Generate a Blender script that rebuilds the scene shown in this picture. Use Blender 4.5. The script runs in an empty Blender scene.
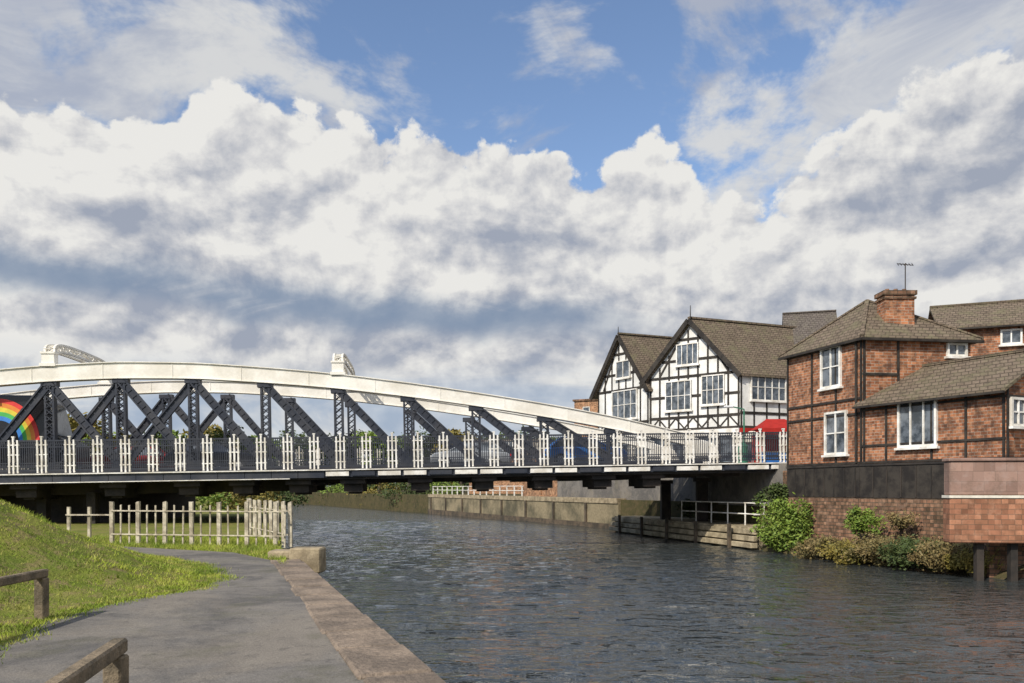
import bpy, math, random
from mathutils import Vector, Matrix, noise as mnoise
random.seed(7)
R=math.radians
col=bpy.context.scene.collection
F0=800.0; HZ=488.0; CZ=2.8
# ---------------------------------------------------------------- materials
class NT:
    def __init__(s,nt): s.nt=nt; s.dim='3D'
    def n(s,t,**k):
        nd=s.nt.nodes.new(t)
        for a,b in k.items(): setattr(nd,a,b)
        return nd
    def l(s,a,b): s.nt.links.new(a,b)
    def put(s,sock,v):
        if isinstance(v,bpy.types.NodeSocket): s.l(v,sock)
        else: sock.default_value=v
    def m(s,op,a,b=0.0,c=0.0,clamp=False):
        nd=s.n('ShaderNodeMath',operation=op); nd.use_clamp=clamp
        s.put(nd.inputs[0],a); s.put(nd.inputs[1],b); s.put(nd.inputs[2],c)
        return nd.outputs[0]
    def mix(s,f,a,b,bt='MIX'):
        nd=s.n('ShaderNodeMix',data_type='RGBA',blend_type=bt)
        s.put(nd.inputs[0],f); s.put(nd.inputs[6],a); s.put(nd.inputs[7],b)
        return nd.outputs[2]
    def noise(s,v,scale,detail=4,rough=.55,dist=0):
        nd=s.n('ShaderNodeTexNoise',noise_dimensions=s.dim); s.put(nd.inputs['Vector'],v)
        nd.inputs['Scale'].default_value=scale; nd.inputs['Detail'].default_value=detail
        nd.inputs['Roughness'].default_value=rough; nd.inputs['Distortion'].default_value=dist
        return nd.outputs[0]
    def smooth(s,v,a,b,c=0.0,d=1.0):
        nd=s.n('ShaderNodeMapRange',interpolation_type='SMOOTHSTEP'); s.put(nd.inputs[0],v)
        for i,q in enumerate((a,b,c,d)): s.put(nd.inputs[i+1],q)
        return nd.outputs[0]
    def xyz(s,x,y,z=0.0):
        nd=s.n('ShaderNodeCombineXYZ'); s.put(nd.inputs[0],x); s.put(nd.inputs[1],y); s.put(nd.inputs[2],z); return nd.outputs[0]
def C(c): return (c[0],c[1],c[2],1)
def newmat(name):
    m=bpy.data.materials.new(name); m.use_nodes=True; nt=NT(m.node_tree)
    return m,nt,m.node_tree.nodes['Principled BSDF']
def geo(nt): return nt.n('ShaderNodeNewGeometry').outputs['Position']
def mat(name,c,c2=None,scale=1.5,rough=.7,bump=.0,bscale=30,fine=.25,metal=0,spec=.3):
    m,nt,b=newmat(name)
    if c2 is None: c2=tuple(x*.62 for x in c)
    p=geo(nt)
    n1=nt.noise(p,scale,4,.65); f=nt.smooth(n1,.35,.65)
    colr=nt.mix(f,C(c),C(c2))
    n2=nt.noise(p,scale*14,2,.6)
    k=nt.m('ADD',nt.m('MULTIPLY',n2,fine*2),1-fine)
    nd=nt.xyz(k,k,k)
    colr=nt.mix(1.0,colr,nd,'MULTIPLY')
    nt.l(colr,b.inputs['Base Color'])
    b.inputs['Roughness'].default_value=rough; b.inputs['Metallic'].default_value=metal
    b.inputs['Specular IOR Level'].default_value=spec
    if bump:
        bn=nt.n('ShaderNodeBump'); bn.inputs['Strength'].default_value=bump; bn.inputs['Distance'].default_value=.05
        nt.l(nt.noise(p,bscale,3,.6),bn.inputs['Height']); nt.l(bn.outputs[0],b.inputs['Normal'])
    return m
def brickmat(name,c1,c2,mortar,bw=.3,bh=.115,ms=.014,stain=(.05,.045,.04),st=.5,hi=.4,var=.9):
    m,nt,b=newmat(name); p=geo(nt)
    s=nt.n('ShaderNodeSeparateXYZ'); nt.l(p,s.inputs[0])
    v=nt.xyz(nt.m('SUBTRACT',s.outputs[0],s.outputs[1]),s.outputs[2])
    bt=nt.n('ShaderNodeTexBrick'); nt.l(v,bt.inputs['Vector'])
    bt.inputs['Color1'].default_value=C(c1); bt.inputs['Color2'].default_value=C(c2); bt.inputs['Mortar'].default_value=C(mortar)
    bt.inputs['Scale'].default_value=1; bt.inputs['Brick Width'].default_value=bw; bt.inputs['Row Height'].default_value=bh
    bt.inputs['Mortar Size'].default_value=ms; bt.inputs['Bias'].default_value=-.05
    n1=nt.smooth(nt.noise(p,1.3,5,.75),.42,.66)
    q=nt.xyz(nt.m('FLOOR',nt.m('DIVIDE',nt.m('SUBTRACT',s.outputs[0],s.outputs[1]),bw*.5)),nt.m('FLOOR',nt.m('DIVIDE',s.outputs[2],bh)))
    wn=nt.n('ShaderNodeTexWhiteNoise'); nt.l(q,wn.inputs['Vector'])
    k=nt.m('ADD',nt.m('MULTIPLY',wn.outputs['Value'],var),1-var*.5)
    cc=nt.mix(1.0,bt.outputs[0],nt.xyz(k,k,k),'MULTIPLY')
    cc=nt.mix(nt.m('MULTIPLY',n1,st),cc,C(stain))
    n3=nt.smooth(nt.noise(p,3.1,4,.7),.48,.7)
    cc=nt.mix(nt.m('MULTIPLY',n3,hi),cc,C((min(1,c1[0]*1.4),c1[1]*1.75,c1[2]*2.0)))
    nt.l(cc,b.inputs['Base Color']); b.inputs['Roughness'].default_value=.9; b.inputs['Specular IOR Level'].default_value=.15
    return m
def roofmat(name,c1,c2,moss):
    m,nt,b=newmat(name); p=geo(nt)
    s=nt.n('ShaderNodeSeparateXYZ'); nt.l(p,s.inputs[0])
    v=nt.xyz(nt.m('SUBTRACT',s.outputs[0],nt.m('MULTIPLY',s.outputs[1],.6)),s.outputs[2])
    bt=nt.n('ShaderNodeTexBrick'); nt.l(v,bt.inputs['Vector'])
    bt.inputs['Color1'].default_value=C(c1); bt.inputs['Color2'].default_value=C(c2); bt.inputs['Mortar'].default_value=C(tuple(x*.4 for x in c1))
    bt.inputs['Scale'].default_value=1; bt.inputs['Brick Width'].default_value=.28; bt.inputs['Row Height'].default_value=.16
    bt.inputs['Mortar Size'].default_value=.016
    n1=nt.smooth(nt.noise(p,1.4,6,.75),.45,.66); n2=nt.smooth(nt.noise(p,4,3,.7),.48,.66)
    cc=nt.mix(nt.m('MULTIPLY',n1,.75),bt.outputs[0],C(moss)); cc=nt.mix(nt.m('MULTIPLY',n2,.6),cc,C(tuple(x*.45 for x in c1)))
    nt.l(cc,b.inputs['Base Color']); b.inputs['Roughness'].default_value=.85; b.inputs['Specular IOR Level'].default_value=.2
    bn=nt.n('ShaderNodeBump'); bn.inputs['Strength'].default_value=.6; bn.inputs['Distance'].default_value=.03
    nt.l(bt.outputs[1],bn.inputs['Height']); bn.invert=True; nt.l(bn.outputs[0],b.inputs['Normal'])
    return m
def leafmat(name,c1,c2,c3):
    m,nt,b=newmat(name); p=geo(nt)
    n1=nt.smooth(nt.noise(p,1.2,3,.6),.35,.65); n2=nt.smooth(nt.noise(p,9,2,.6),.4,.65)
    cc=nt.mix(n1,C(c1),C(c2)); cc=nt.mix(nt.m('MULTIPLY',n2,.6),cc,C(c3))
    nt.l(cc,b.inputs['Base Color']); b.inputs['Roughness'].default_value=.6; b.inputs['Specular IOR Level'].default_value=.25
    return m
def plain(name,c,rough=.5,spec=.5,metal=0):
    return mat(name,c,tuple(x*.8 for x in c),3,rough,0,1,.1,metal,spec)
M={}
M['white']=mat('white_paint',(.84,.82,.76),(.58,.54,.46),1.6,.55,0,1,.2)
M['arch']=mat('cream_paint',(.86,.83,.75),(.70,.66,.57),.6,.6,0,1,.1)
M['navy']=mat('dark_navy_paint',(.02,.025,.038),(.045,.047,.055),1.2,.5,0,1,.3,0,.4)
M['black']=mat('blackened_timber',(.018,.015,.013),(.045,.038,.03),2,.75,0,1,.3)
M['under']=mat('grimy_steel',(.022,.02,.018),(.05,.04,.032),1.2,.8)
M['plaster']=mat('white_plaster',(.78,.77,.73),(.58,.57,.52),.8,.85,0,1,.08)
M['brick']=brickmat('red_brick',(.38,.155,.072),(.22,.08,.04),(.31,.24,.18),stain=(.075,.045,.032),st=.8,hi=.45)
M['brick_old']=brickmat('weathered_brick',(.22,.115,.07),(.29,.165,.10),(.09,.07,.05),.36,.14,.016,(.05,.04,.025),.75,.4)
M['buff']=brickmat('buff_brick',(.4,.2,.1),(.3,.14,.07),(.3,.22,.15))
M['sand']=brickmat('red_sandstone',(.37,.175,.10),(.27,.12,.07),(.17,.10,.065),.42,.155,.012,(.14,.075,.045),.6,.3,.6)
M['greystone']=brickmat('pink_brown_stone',(.31,.20,.155),(.26,.165,.13),(.19,.13,.10),.7,.3,.008,(.15,.105,.08),.6,.2,.4)
M['roof']=roofmat('mossy_tiles',(.15,.115,.082),(.195,.15,.108),(.155,.14,.08))
M['slate']=roofmat('dark_slates',(.12,.10,.085),(.155,.132,.112),(.13,.115,.085))
M['glass']=mat('window_glass',(.03,.04,.05),(.15,.17,.19),2.2,.08,0,1,.1,0,.8)
M['conc']=mat('stained_concrete',(.25,.205,.125),(.09,.08,.05),.45,.9,.4,8,.4)
M['timber']=mat('weathered_timber',(.42,.35,.23),(.20,.165,.105),1.6,.85,.4,20,.4)
M['timberd']=mat('dark_wet_timber',(.12,.09,.06),(.05,.042,.03),1.6,.8,.4,20,.3)
M['railwood']=mat('rail_timber',(.24,.185,.12),(.11,.09,.06),3,.85,.5,25,.35)
M['postw']=mat('flaking_cream_paint',(.60,.54,.41),(.28,.24,.17),3.5,.8,0,1,.4)
M['copstone']=mat('coping_stone',(.27,.21,.155),(.145,.115,.088),1.8,.9,.7,16,.5)
M['stone']=mat('pale_stone_block',(.38,.31,.2),(.2,.16,.1),2.5,.9,.5,14,.3)
M['leaf']=leafmat('green_leaves',(.14,.22,.03),(.07,.125,.02),(.27,.31,.06))
M['leafd']=leafmat('dark_leaves',(.05,.08,.02),(.03,.048,.015),(.11,.13,.04))
M['leafb']=leafmat('dry_leaves',(.17,.12,.05),(.09,.085,.03),(.30,.22,.09))
M['leafy']=leafmat('autumn_leaves',(.20,.16,.035),(.10,.10,.025),(.30,.22,.05))
M['bark']=mat('bark',(.09,.07,.05),(.05,.04,.03),3,.9)
def blademat():
    m,nt,b=newmat('grass_blades'); p=geo(nt)
    n1=nt.smooth(nt.noise(p,.6,5,.7),.40,.60); n2=nt.smooth(nt.noise(p,2.6,4,.7),.48,.62); n3=nt.smooth(nt.noise(p,1.1,4,.7),.50,.62)
    cc=nt.mix(n1,C((.35,.41,.055)),C((.18,.26,.03))); cc=nt.mix(nt.m('MULTIPLY',n2,.7),cc,C((.44,.37,.13))); cc=nt.mix(nt.m('MULTIPLY',n3,.7),cc,C((.11,.17,.025)))
    nt.l(cc,b.inputs['Base Color']); b.inputs['Roughness'].default_value=.75; b.inputs['Specular IOR Level'].default_value=.12
    return m
M['blade']=blademat()
M['red']=plain('red_canvas',(.38,.025,.018),.8,.2)
M['cream']=plain('cream_canvas',(.7,.66,.55),.8,.2)
M['rubber']=plain('tyre_rubber',(.02,.02,.02),.8,.2)
M['steel']=plain('steel',(.4,.4,.4),.4,.5,.6)
M['carblue']=plain('blue_car_paint',(.03,.14,.42),.25,.5)
M['carsilver']=plain('silver_car_paint',(.4,.42,.44),.25,.5,.3)
M['carblack']=plain('black_car_paint',(.015,.015,.018),.25,.5)
M['carred']=plain('dark_red_car_paint',(.25,.02,.02),.25,.5)
M['teal']=plain('green_paint',(.03,.16,.09),.5)
M['lamp_r']=plain('red_lens',(.5,.02,.02),.3)
M['lamp_w']=plain('clear_lens',(.7,.7,.7),.2)
for n,c in dict(rb_red=(.75,.04,.03),rb_orange=(.8,.25,.03),rb_yellow=(.8,.65,.05),rb_green=(.08,.5,.1),rb_blue=(.05,.25,.7)).items(): M[n]=plain(n,c,.5)
def grassground(name,a,b_,c):
    m,nt,b=newmat(name); p=geo(nt)
    n1=nt.smooth(nt.noise(p,.7,5,.7),.35,.65); n2=nt.smooth(nt.noise(p,3,5,.75),.45,.62)
    cc=nt.mix(n1,C(a),C(b_)); cc=nt.mix(nt.m('MULTIPLY',n2,.75),cc,C(c))
    nt.l(cc,b.inputs['Base Color']); b.inputs['Roughness'].default_value=.95; b.inputs['Specular IOR Level'].default_value=.1
    bn=nt.n('ShaderNodeBump'); bn.inputs['Strength'].default_value=.8; bn.inputs['Distance'].default_value=.06
    nt.l(nt.noise(p,18,3,.7),bn.inputs['Height']); nt.l(bn.outputs[0],b.inputs['Normal'])
    return m
M['turf']=grassground('turf',(.12,.16,.025),(.20,.21,.045),(.24,.18,.09))
M['scrub']=grassground('scrub_ground',(.05,.05,.025),(.085,.075,.035),(.12,.09,.05))
def asphalt():
    m,nt,b=newmat('worn_asphalt'); p=geo(nt)
    n1=nt.smooth(nt.noise(p,.5,6,.7,.6),.42,.60); n2=nt.smooth(nt.noise(p,2.3,5,.72),.50,.66); n3=nt.noise(p,60,2,.7); n4=nt.smooth(nt.noise(p,.95,5,.7),.52,.66); n5=nt.smooth(nt.noise(p,6,3,.7),.56,.68); n6=nt.smooth(nt.noise(p,.33,4,.7,.4),.50,.64)
    cc=nt.mix(n1,C((.185,.17,.15)),C((.115,.108,.10)))
    cc=nt.mix(nt.m('MULTIPLY',n6,.5),cc,C((.225,.195,.155)))
    cc=nt.mix(nt.m('MULTIPLY',n2,.4),cc,C((.25,.225,.185)))
    cc=nt.mix(nt.m('MULTIPLY',n4,.45),cc,C((.115,.11,.075)))
    cc=nt.mix(nt.m('MULTIPLY',n5,.45),cc,C((.075,.07,.064)))
    k=nt.m('ADD',nt.m('MULTIPLY',n3,1.1),.45); cc=nt.mix(1.0,cc,nt.xyz(k,k,k),'MULTIPLY')
    nt.l(cc,b.inputs['Base Color']); b.inputs['Roughness'].default_value=.9; b.inputs['Specular IOR Level'].default_value=.15
    bn=nt.n('ShaderNodeBump'); bn.inputs['Strength'].default_value=.5; bn.inputs['Distance'].default_value=.02
    nt.l(nt.noise(p,30,3,.7),bn.inputs['Height']); nt.l(bn.outputs[0],b.inputs['Normal'])
    return m
M['asphalt']=asphalt()
def watermat():
    m,nt,b=newmat('river_water'); p=geo(nt); nt.dim='2D'
    mp=nt.n('ShaderNodeMapping'); nt.l(p,mp.inputs[0]); mp.inputs['Scale'].default_value=(.6,1.3,1); mp.inputs['Rotation'].default_value=(0,0,R(6))
    v=mp.outputs[0]
    a=nt.noise(v,2.6,2,.5,.4); c=nt.noise(v,8,2,.55,.3)
    h=nt.m('ADD',a,nt.m('MULTIPLY',c,.25))
    bn=nt.n('ShaderNodeBump'); bn.inputs['Strength'].default_value=1.0; bn.inputs['Distance'].default_value=.11
    nt.l(h,bn.inputs['Height']); nt.l(bn.outputs[0],b.inputs['Normal'])
    b.inputs['Base Color'].default_value=(.036,.042,.042,1); b.inputs['Roughness'].default_value=.02
    b.inputs['IOR'].default_value=1.65; b.inputs['Specular IOR Level'].default_value=.5
    return m
M['water']=watermat()
# ---------------------------------------------------------------- mesh helpers
ORG={}
class Frame:
    def __init__(s,P,Q):
        s.P=Vector((P[0],P[1],0)); d=Vector((Q[0]-P[0],Q[1]-P[1],0)); s.L=d.length; s.d=d/s.L; s.n=Vector((s.d.y,-s.d.x,0))
    def w(s,a,z,o=0): return s.P+s.d*a+s.n*o+Vector((0,0,z))
    def px(s,px,py):
        u=(px-512)/F0
        a=(u*s.P.y-s.P.x)/(s.d.x-u*s.d.y); Y=s.P.y+s.d.y*a
        return a, CZ+(HZ-py)/F0*Y
class MB:
    def __init__(s): s.v=[]; s.f=[]
    def add(s,vs,fs):
        k=len(s.v); s.v+= [tuple(x) for x in vs]; s.f+=[tuple(i+k for i in f) for f in fs]; return s
    def hexa(s,p):
        return s.add(p,[(3,2,1,0),(4,5,6,7),(0,1,5,4),(1,2,6,5),(2,3,7,6),(3,0,4,7)])
    def box(s,x0,x1,y0,y1,z0,z1):
        return s.hexa([(x0,y0,z0),(x1,y0,z0),(x1,y1,z0),(x0,y1,z0),(x0,y0,z1),(x1,y0,z1),(x1,y1,z1),(x0,y1,z1)])
    def fbox(s,F,a0,a1,z0,z1,o0,o1):
        return s.hexa([F.w(a0,z0,o1),F.w(a1,z0,o1),F.w(a1,z0,o0),F.w(a0,z0,o0),F.w(a0,z1,o1),F.w(a1,z1,o1),F.w(a1,z1,o0),F.w(a0,z1,o0)])
    def fbeam(s,F,p,q,w,o0,o1):
        d=Vector((q[0]-p[0],q[1]-p[1])); d.normalize(); n=Vector((-d.y,d.x))*w/2
        c=[(p[0]-n.x,p[1]-n.y),(q[0]-n.x,q[1]-n.y),(q[0]+n.x,q[1]+n.y),(p[0]+n.x,p[1]+n.y)]
        return s.hexa([F.w(a,z,o0) for a,z in c]+[F.w(a,z,o1) for a,z in c])
    def beam(s,p,q,w,h,up=(0,0,1)):
        p=Vector(p);q=Vector(q);d=(q-p).normalized();up=Vector(up)
        if abs(d.dot(up))>.98: up=Vector((0,1,0))
        x=d.cross(up).normalized()*w/2; y=x.cross(d).normalized()*h/2
        return s.hexa([p-x-y,p+x-y,p+x+y,p-x+y,q-x-y,q+x-y,q+x+y,q-x+y])
    def tube(s,p,q,r,r2=None,n=8):
        p=Vector(p);q=Vector(q);d=(q-p).normalized();r2=r if r2 is None else r2
        up=Vector((0,0,1)) if abs(d.z)<.9 else Vector((1,0,0))
        x=d.cross(up).normalized();y=d.cross(x)
        vs=[];
        for c,rr in ((p,r),(q,r2)):
            for i in range(n):
                a=2*math.pi*i/n; vs.append(c+x*math.cos(a)*rr+y*math.sin(a)*rr)
        fs=[(i,(i+1)%n,n+(i+1)%n,n+i) for i in range(n)]+[tuple(range(n))[::-1],tuple(range(n,2*n))]
        return s.add(vs,fs)
    def prism(s,pts,z0,z1):
        n=len(pts); vs=[(p[0],p[1],z0) for p in pts]+[(p[0],p[1],z1) for p in pts]
        return s.add(vs,[tuple(range(n))[::-1],tuple(range(n,2*n))]+[(i,(i+1)%n,n+(i+1)%n,n+i) for i in range(n)])
    def slab(s,pts,th):
        pts=[Vector(p) for p in pts]; n=len(pts); vs=[p-Vector((0,0,th)) for p in pts]+pts
        return s.add(vs,[tuple(range(n))[::-1],tuple(range(n,2*n))]+[(i,(i+1)%n,n+(i+1)%n,n+i) for i in range(n)])
    def sidepoly(s,pts,y0,y1):
        n=len(pts); vs=[(p[0],y0,p[1]) for p in pts]+[(p[0],y1,p[1]) for p in pts]
        return s.add(vs,[tuple(range(n)),tuple(range(n,2*n))[::-1]]+[((i+1)%n,i,n+i,n+(i+1)%n) for i in range(n)])
    def strip(s,top,bot,y0,y1):
        n=len(top); vs=[]
        for i in range(n):
            vs+=[(bot[i][0],y0,bot[i][1]),(top[i][0],y0,top[i][1]),(top[i][0],y1,top[i][1]),(bot[i][0],y1,bot[i][1])]
        fs=[(0,1,2,3),tuple(4*(n-1)+k for k in (3,2,1,0))]
        for i in range(n-1):
            a=4*i;b=a+4
            for k in range(4): fs.append((a+k,b+k,b+(k+1)%4,a+(k+1)%4))
        return s.add(vs,fs)
    def build(s,name,m,parent=None,bevel=0,org=None,smooth=False):
        o0=org if org is not None else (ORG.get(parent.name,Vector((0,0,0))) if parent else Vector((0,0,0)))
        me=bpy.data.meshes.new(name); me.from_pydata([(v[0]-o0[0],v[1]-o0[1],v[2]-o0[2]) for v in s.v],[],s.f); me.update()
        if smooth: me.polygons.foreach_set('use_smooth',[True]*len(me.polygons))
        o=bpy.data.objects.new(name,me); col.objects.link(o); me.materials.append(M[m] if isinstance(m,str) else m)
        if parent: o.parent=parent; ORG[o.name]=o0
        if bevel:
            b=o.modifiers.new('bevel','BEVEL'); b.width=bevel; b.segments=1; b.limit_method='ANGLE'
        return o
def tag(o,label=None,cat=None,group=None,kind=None):
    if label:o['label']=label
    if cat:o['category']=cat
    if group:o['group']=group
    if kind:o['kind']=kind
    return o
def thing(name,label,cat,loc=(0,0,0),group=None,rot=None):
    o=bpy.data.objects.new(name,None); col.objects.link(o); o.location=loc; ORG[o.name]=Vector(loc); o.empty_display_size=.3
    if rot: o.rotation_euler=rot
    return tag(o,label,cat,group)
def struct(mb,name,m,**k):
    o=mb.build(name,m,**k); o['kind']='structure'; return o
def kids(o): return [c for c in bpy.data.objects if c.parent==o]
def copy_tree(o,parent=None):
    c=o.copy(); col.objects.link(c)
    if parent: c.parent=parent
    for ch in kids(o): copy_tree(ch,c)
    return c
ORD=['first','second','third','fourth','fifth','sixth','seventh','eighth','ninth','tenth','eleventh','twelfth','thirteenth','fourteenth','fifteenth','sixteenth','seventeenth','eighteenth','nineteenth','twentieth','twenty-first','twenty-second','twenty-third','twenty-fourth','twenty-fifth']
# ---------------------------------------------------------------- ground & water
w=MB(); w.add([(-3000,-60,-.14),(3000,-60,-.14),(3000,3000,-.14),(-3000,3000,-.14)],[(0,1,2,3)])
ys=[5.0]
while ys[-1]<75: ys.append(ys[-1]+.085+.0016*max(0,ys[-1]-8))
nx_=230; gv=[]
def wave(x,y):
    k=.45+.75*max(0,min(1,.5+1.3*mnoise.noise(Vector((x*.10,y*.07,3.3)))))
    a=mnoise.noise(Vector((x*.75+y*.12,y*1.9,0)))
    b=mnoise.noise(Vector((x*1.7-y*.3,y*4.0,7)))
    c=mnoise.noise(Vector((x*.3,y*.55,11)))
    return k*(.052*a+.017*b)+.025*c
for y in ys:
    xl=-.27*y-7; xr=26
    for i in range(nx_):
        x=xl+(xr-xl)*i/(nx_-1); fade=min(1,(75-y)/8)
        gv.append((x,y,wave(x,y)*fade-(.0 if y<67 else .12*(1-fade))))
gf=[(j*nx_+i,j*nx_+i+1,(j+1)*nx_+i+1,(j+1)*nx_+i) for j in range(len(ys)-1) for i in range(nx_-1)]
w.add(gv,gf); struct(w,'water','water',smooth=True)
right=[(22,-30),(19.5,12),(16.4,24.5),(13.0,35.4),(10.8,48),(7.2,54),(-9.6,93),(-40,150),(-120,215),(-2500,600),(-2500,2900),(2900,2900),(2900,-30)]
struct(MB().prism(right,-1,2.0),'far_bank_ground','scrub')
quay=[(5.57,-10),(-4.7,17.8)]
left=[(5.2,-10),(-5.0,17.8),(-6.4,22),(-9.8,34),(-40,138),(-120,200),(-2500,560),(-2500,-10)]
struct(MB().prism(left,-1,1.2),'near_bank_ground','turf')
street=[(13.2,36),(12.3,38),(10.9,48.3),(7.7,54.3),(5.6,59.0),(3.6,63.5),(30,95),(90,70),(90,15),(22,18),(18.2,24.8),(17.3,27.2)]
struct(MB().prism(street,1.9,3.93),'street_ground','asphalt')
pl=[(-7,-9),(-5.0,2),(-4.9,6),(-5.2,8.15),(-5.6,9.7),(-5.45,11.4),(-4.95,12.6),(-5.15,14.2),(-6.3,16.4),(-8.2,18.6),(-12,20.3),(-22,22.0)]
pr=[(4.9,-9.8),(1.22,0.2),(-1.2,6.7),(-2.9,11.4),(-4.1,14.7),(-4.55,16.2),(-5.2,17.5),(-6.9,19.8),(-11,22),(-22,24)]
def samp(pts,n):
    d=[0]
    for a,b in zip(pts,pts[1:]): d.append(d[-1]+math.hypot(b[0]-a[0],b[1]-a[1]))
    out=[]
    for i in range(n):
        t=d[-1]*i/(n-1)
        for k in range(len(pts)-1):
            if t<=d[k+1]+1e-9:
                f=(t-d[k])/(d[k+1]-d[k]); out.append((pts[k][0]+(pts[k+1][0]-pts[k][0])*f,pts[k][1]+(pts[k+1][1]-pts[k][1])*f)); break
    return out
path=MB(); path.prism([(p[0],p[1]) for p in pl][::-1]+pr,1.19,1.206); struct(path,'path','asphalt')
def mh(q,y): 
    t=min(max(q/6.2,0),1); return 1.95*t*t*(3-2*t)
def nz(x,y): return .5*math.sin(x*1.3+y*.7)+.3*math.sin(x*2.9-y*2.1+1)+.2*math.sin(y*4.1+x*3.3)
g=MB(); rows=110; cols=40
E=samp(pl,rows)
vs=[]
for i,(ex,ey) in enumerate(E):
    ex+=.14*nz(ey*1.9,ey*3)
    for j in range(cols):
        q=22*(j/(cols-1))**1.6
        x=ex-q; y=ey-(.28*q if ey>14 else 0)*min(1,(ey-14)/5 if ey>14 else 0)
        vs.append((x,y,1.195+.02+mh(q,y)+.07*nz(x*1.5,y*1.5)*min(1,q)-(.03 if j==0 else 0)))
fs=[(i*cols+j,(i+1)*cols+j,(i+1)*cols+j+1,i*cols+j+1) for i in range(rows-1) for j in range(cols-1)]
g.add(vs,fs); go=struct(g,'grass_slope','turf')
gb=MB()
def blade(x,y,z,h):
    a=random.uniform(0,6.28); w_=random.uniform(.005,.011); lx=random.gauss(0,.7)*h; ly=random.gauss(0,.7)*h
    gb.add([(x-w_*math.cos(a),y-w_*math.sin(a),z-.02),(x+w_*math.cos(a),y+w_*math.sin(a),z-.02),(x+lx,y+ly,z+h)],[(0,1,2)])
cnt=0
while cnt<95000:
    f=random.choice(fs); p=vs[f[0]]
    if not(3<p[1]<23) or p[0]<-15.5: continue
    area=abs((vs[f[3]][0]-vs[f[0]][0]))*max(.05,abs(vs[f[1]][1]-vs[f[0]][1]))
    k=max(1,min(14,int(area*170)))
    for _ in range(k):
        a,b=random.random(),random.random()
        P=[Vector(vs[q]) for q in f]
        q=(P[0]*(1-a)+P[1]*a)*(1-b)+(P[3]*(1-a)+P[2]*a)*b
        bare=mnoise.noise(Vector((q.x*.9,q.y*.9,5)))
        if bare>.28 and random.random()<.75: cnt+=1; continue
        blade(q.x,q.y,q.z,random.uniform(.02,.06)*(1.5 if bare<-.15 else .85)); cnt+=1
for i,(ex,ey) in enumerate(samp(pl[1:11],900)):
    if ey<4: continue
    ex+=.14*nz(ey*1.9,ey*3)
    for _ in range(12): blade(ex+random.gauss(.02,.11),ey+random.uniform(-.05,.05),1.2,random.uniform(.02,.06))
def inside(x,y,pg):
    c=False;n=len(pg)
    for i in range(n):
        a=pg[i];b=pg[i-1]
        if (a[1]>y)!=(b[1]>y) and x<(b[0]-a[0])*(y-a[1])/(b[1]-a[1])+a[0]: c=not c
    return c
k=0
while k<18000:
    x=random.uniform(-14,-4.6);y=random.uniform(16.4,26)
    if not inside(x,y,[(-4.6,16.2),(-5.2,17.5),(-6.9,19.8),(-11,22),(-14,23),(-14,26),(-7.5,26),(-6.4,22),(-4.95,17.6)]): continue
    blade(x,y,1.2,random.uniform(.03,.13)); k+=1
tag(gb.build('grass','blade'),'short green and straw coloured grass on the slope and verge','grass',kind='stuff')
# quay edging
qd=Vector((quay[1][0]-quay[0][0],quay[1][1]-quay[0][1],0)); QL=qd.length; qd/=QL; qn=Vector((-qd.y,qd.x,0))
cs=MB(); t=0
while t<QL-.2:
    l=min(random.uniform(.9,1.4),QL-t); z=1.235+random.uniform(-.012,.012)
    p=Vector((quay[0][0],quay[0][1],0))+qd*t; q=p+qd*(l-.035); ww=.64+random.uniform(-.03,.03)
    p+=qn*random.uniform(0,.03)
    p2=p+qn*ww; q2=q+qn*ww
    cs.hexa([Vector((v.x,v.y,zz)) for zz in (.9,z) for v in (p,q,q2,p2)]); t+=l
struct(cs,'quay_coping','copstone',bevel=.025)
p=Vector((quay[0][0],quay[0][1],0));q=Vector((quay[1][0],quay[1][1],0)); i1=qn*.03; i2=qn*.5
struct(MB().hexa([Vector((v.x,v.y,zz)) for zz in (-1,.9) for v in (p+i1,q+i1,q+i2,p+i2)]),'quay_wall','brick_old')
t=thing('stone_block','pale squared stone block at the far end of the quay edge','stone block',(-4.55,18.1,1.2))
MB().box(-4.95,-4.25,17.75,18.3,.9,1.46).build('block','stone',t,bevel=.03)
t=thing('stone_block','low worn stone block just left of the squared block on the quay','stone block',(-5.3,18.9,1.2))
MB().box(-5.6,-5.02,18.3,18.9,1.15,1.36).build('block','stone',t,bevel=.04)
def lowrail(x0,y0,x1,y1,h,label,posts):
    t=thing('low_rail',label,'rail',(x0,y0,1.2),'low wooden rails beside the path')
    MB().beam((x0,y0,1.2+h),(x1,y1,1.2+h),.1,.1).build('rail','railwood',t,bevel=.015)
    for f in posts:
        x=x0+(x1-x0)*f;y=y0+(y1-y0)*f
        MB().box(x-.06,x+.06,y-.065,y+.065,1.1,1.2+h-.052).build('post','railwood',t,bevel=.012)
lowrail(-5.72,9.8,-5.6,7.2,.56,'low weathered wooden rail at the grass edge beside the path, farther one',(.03,.93))
lowrail(-2.62,5.35,-2.12,2.9,.55,'low weathered wooden rail nearest the camera at the bottom of the photo',(.04,.94))
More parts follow.
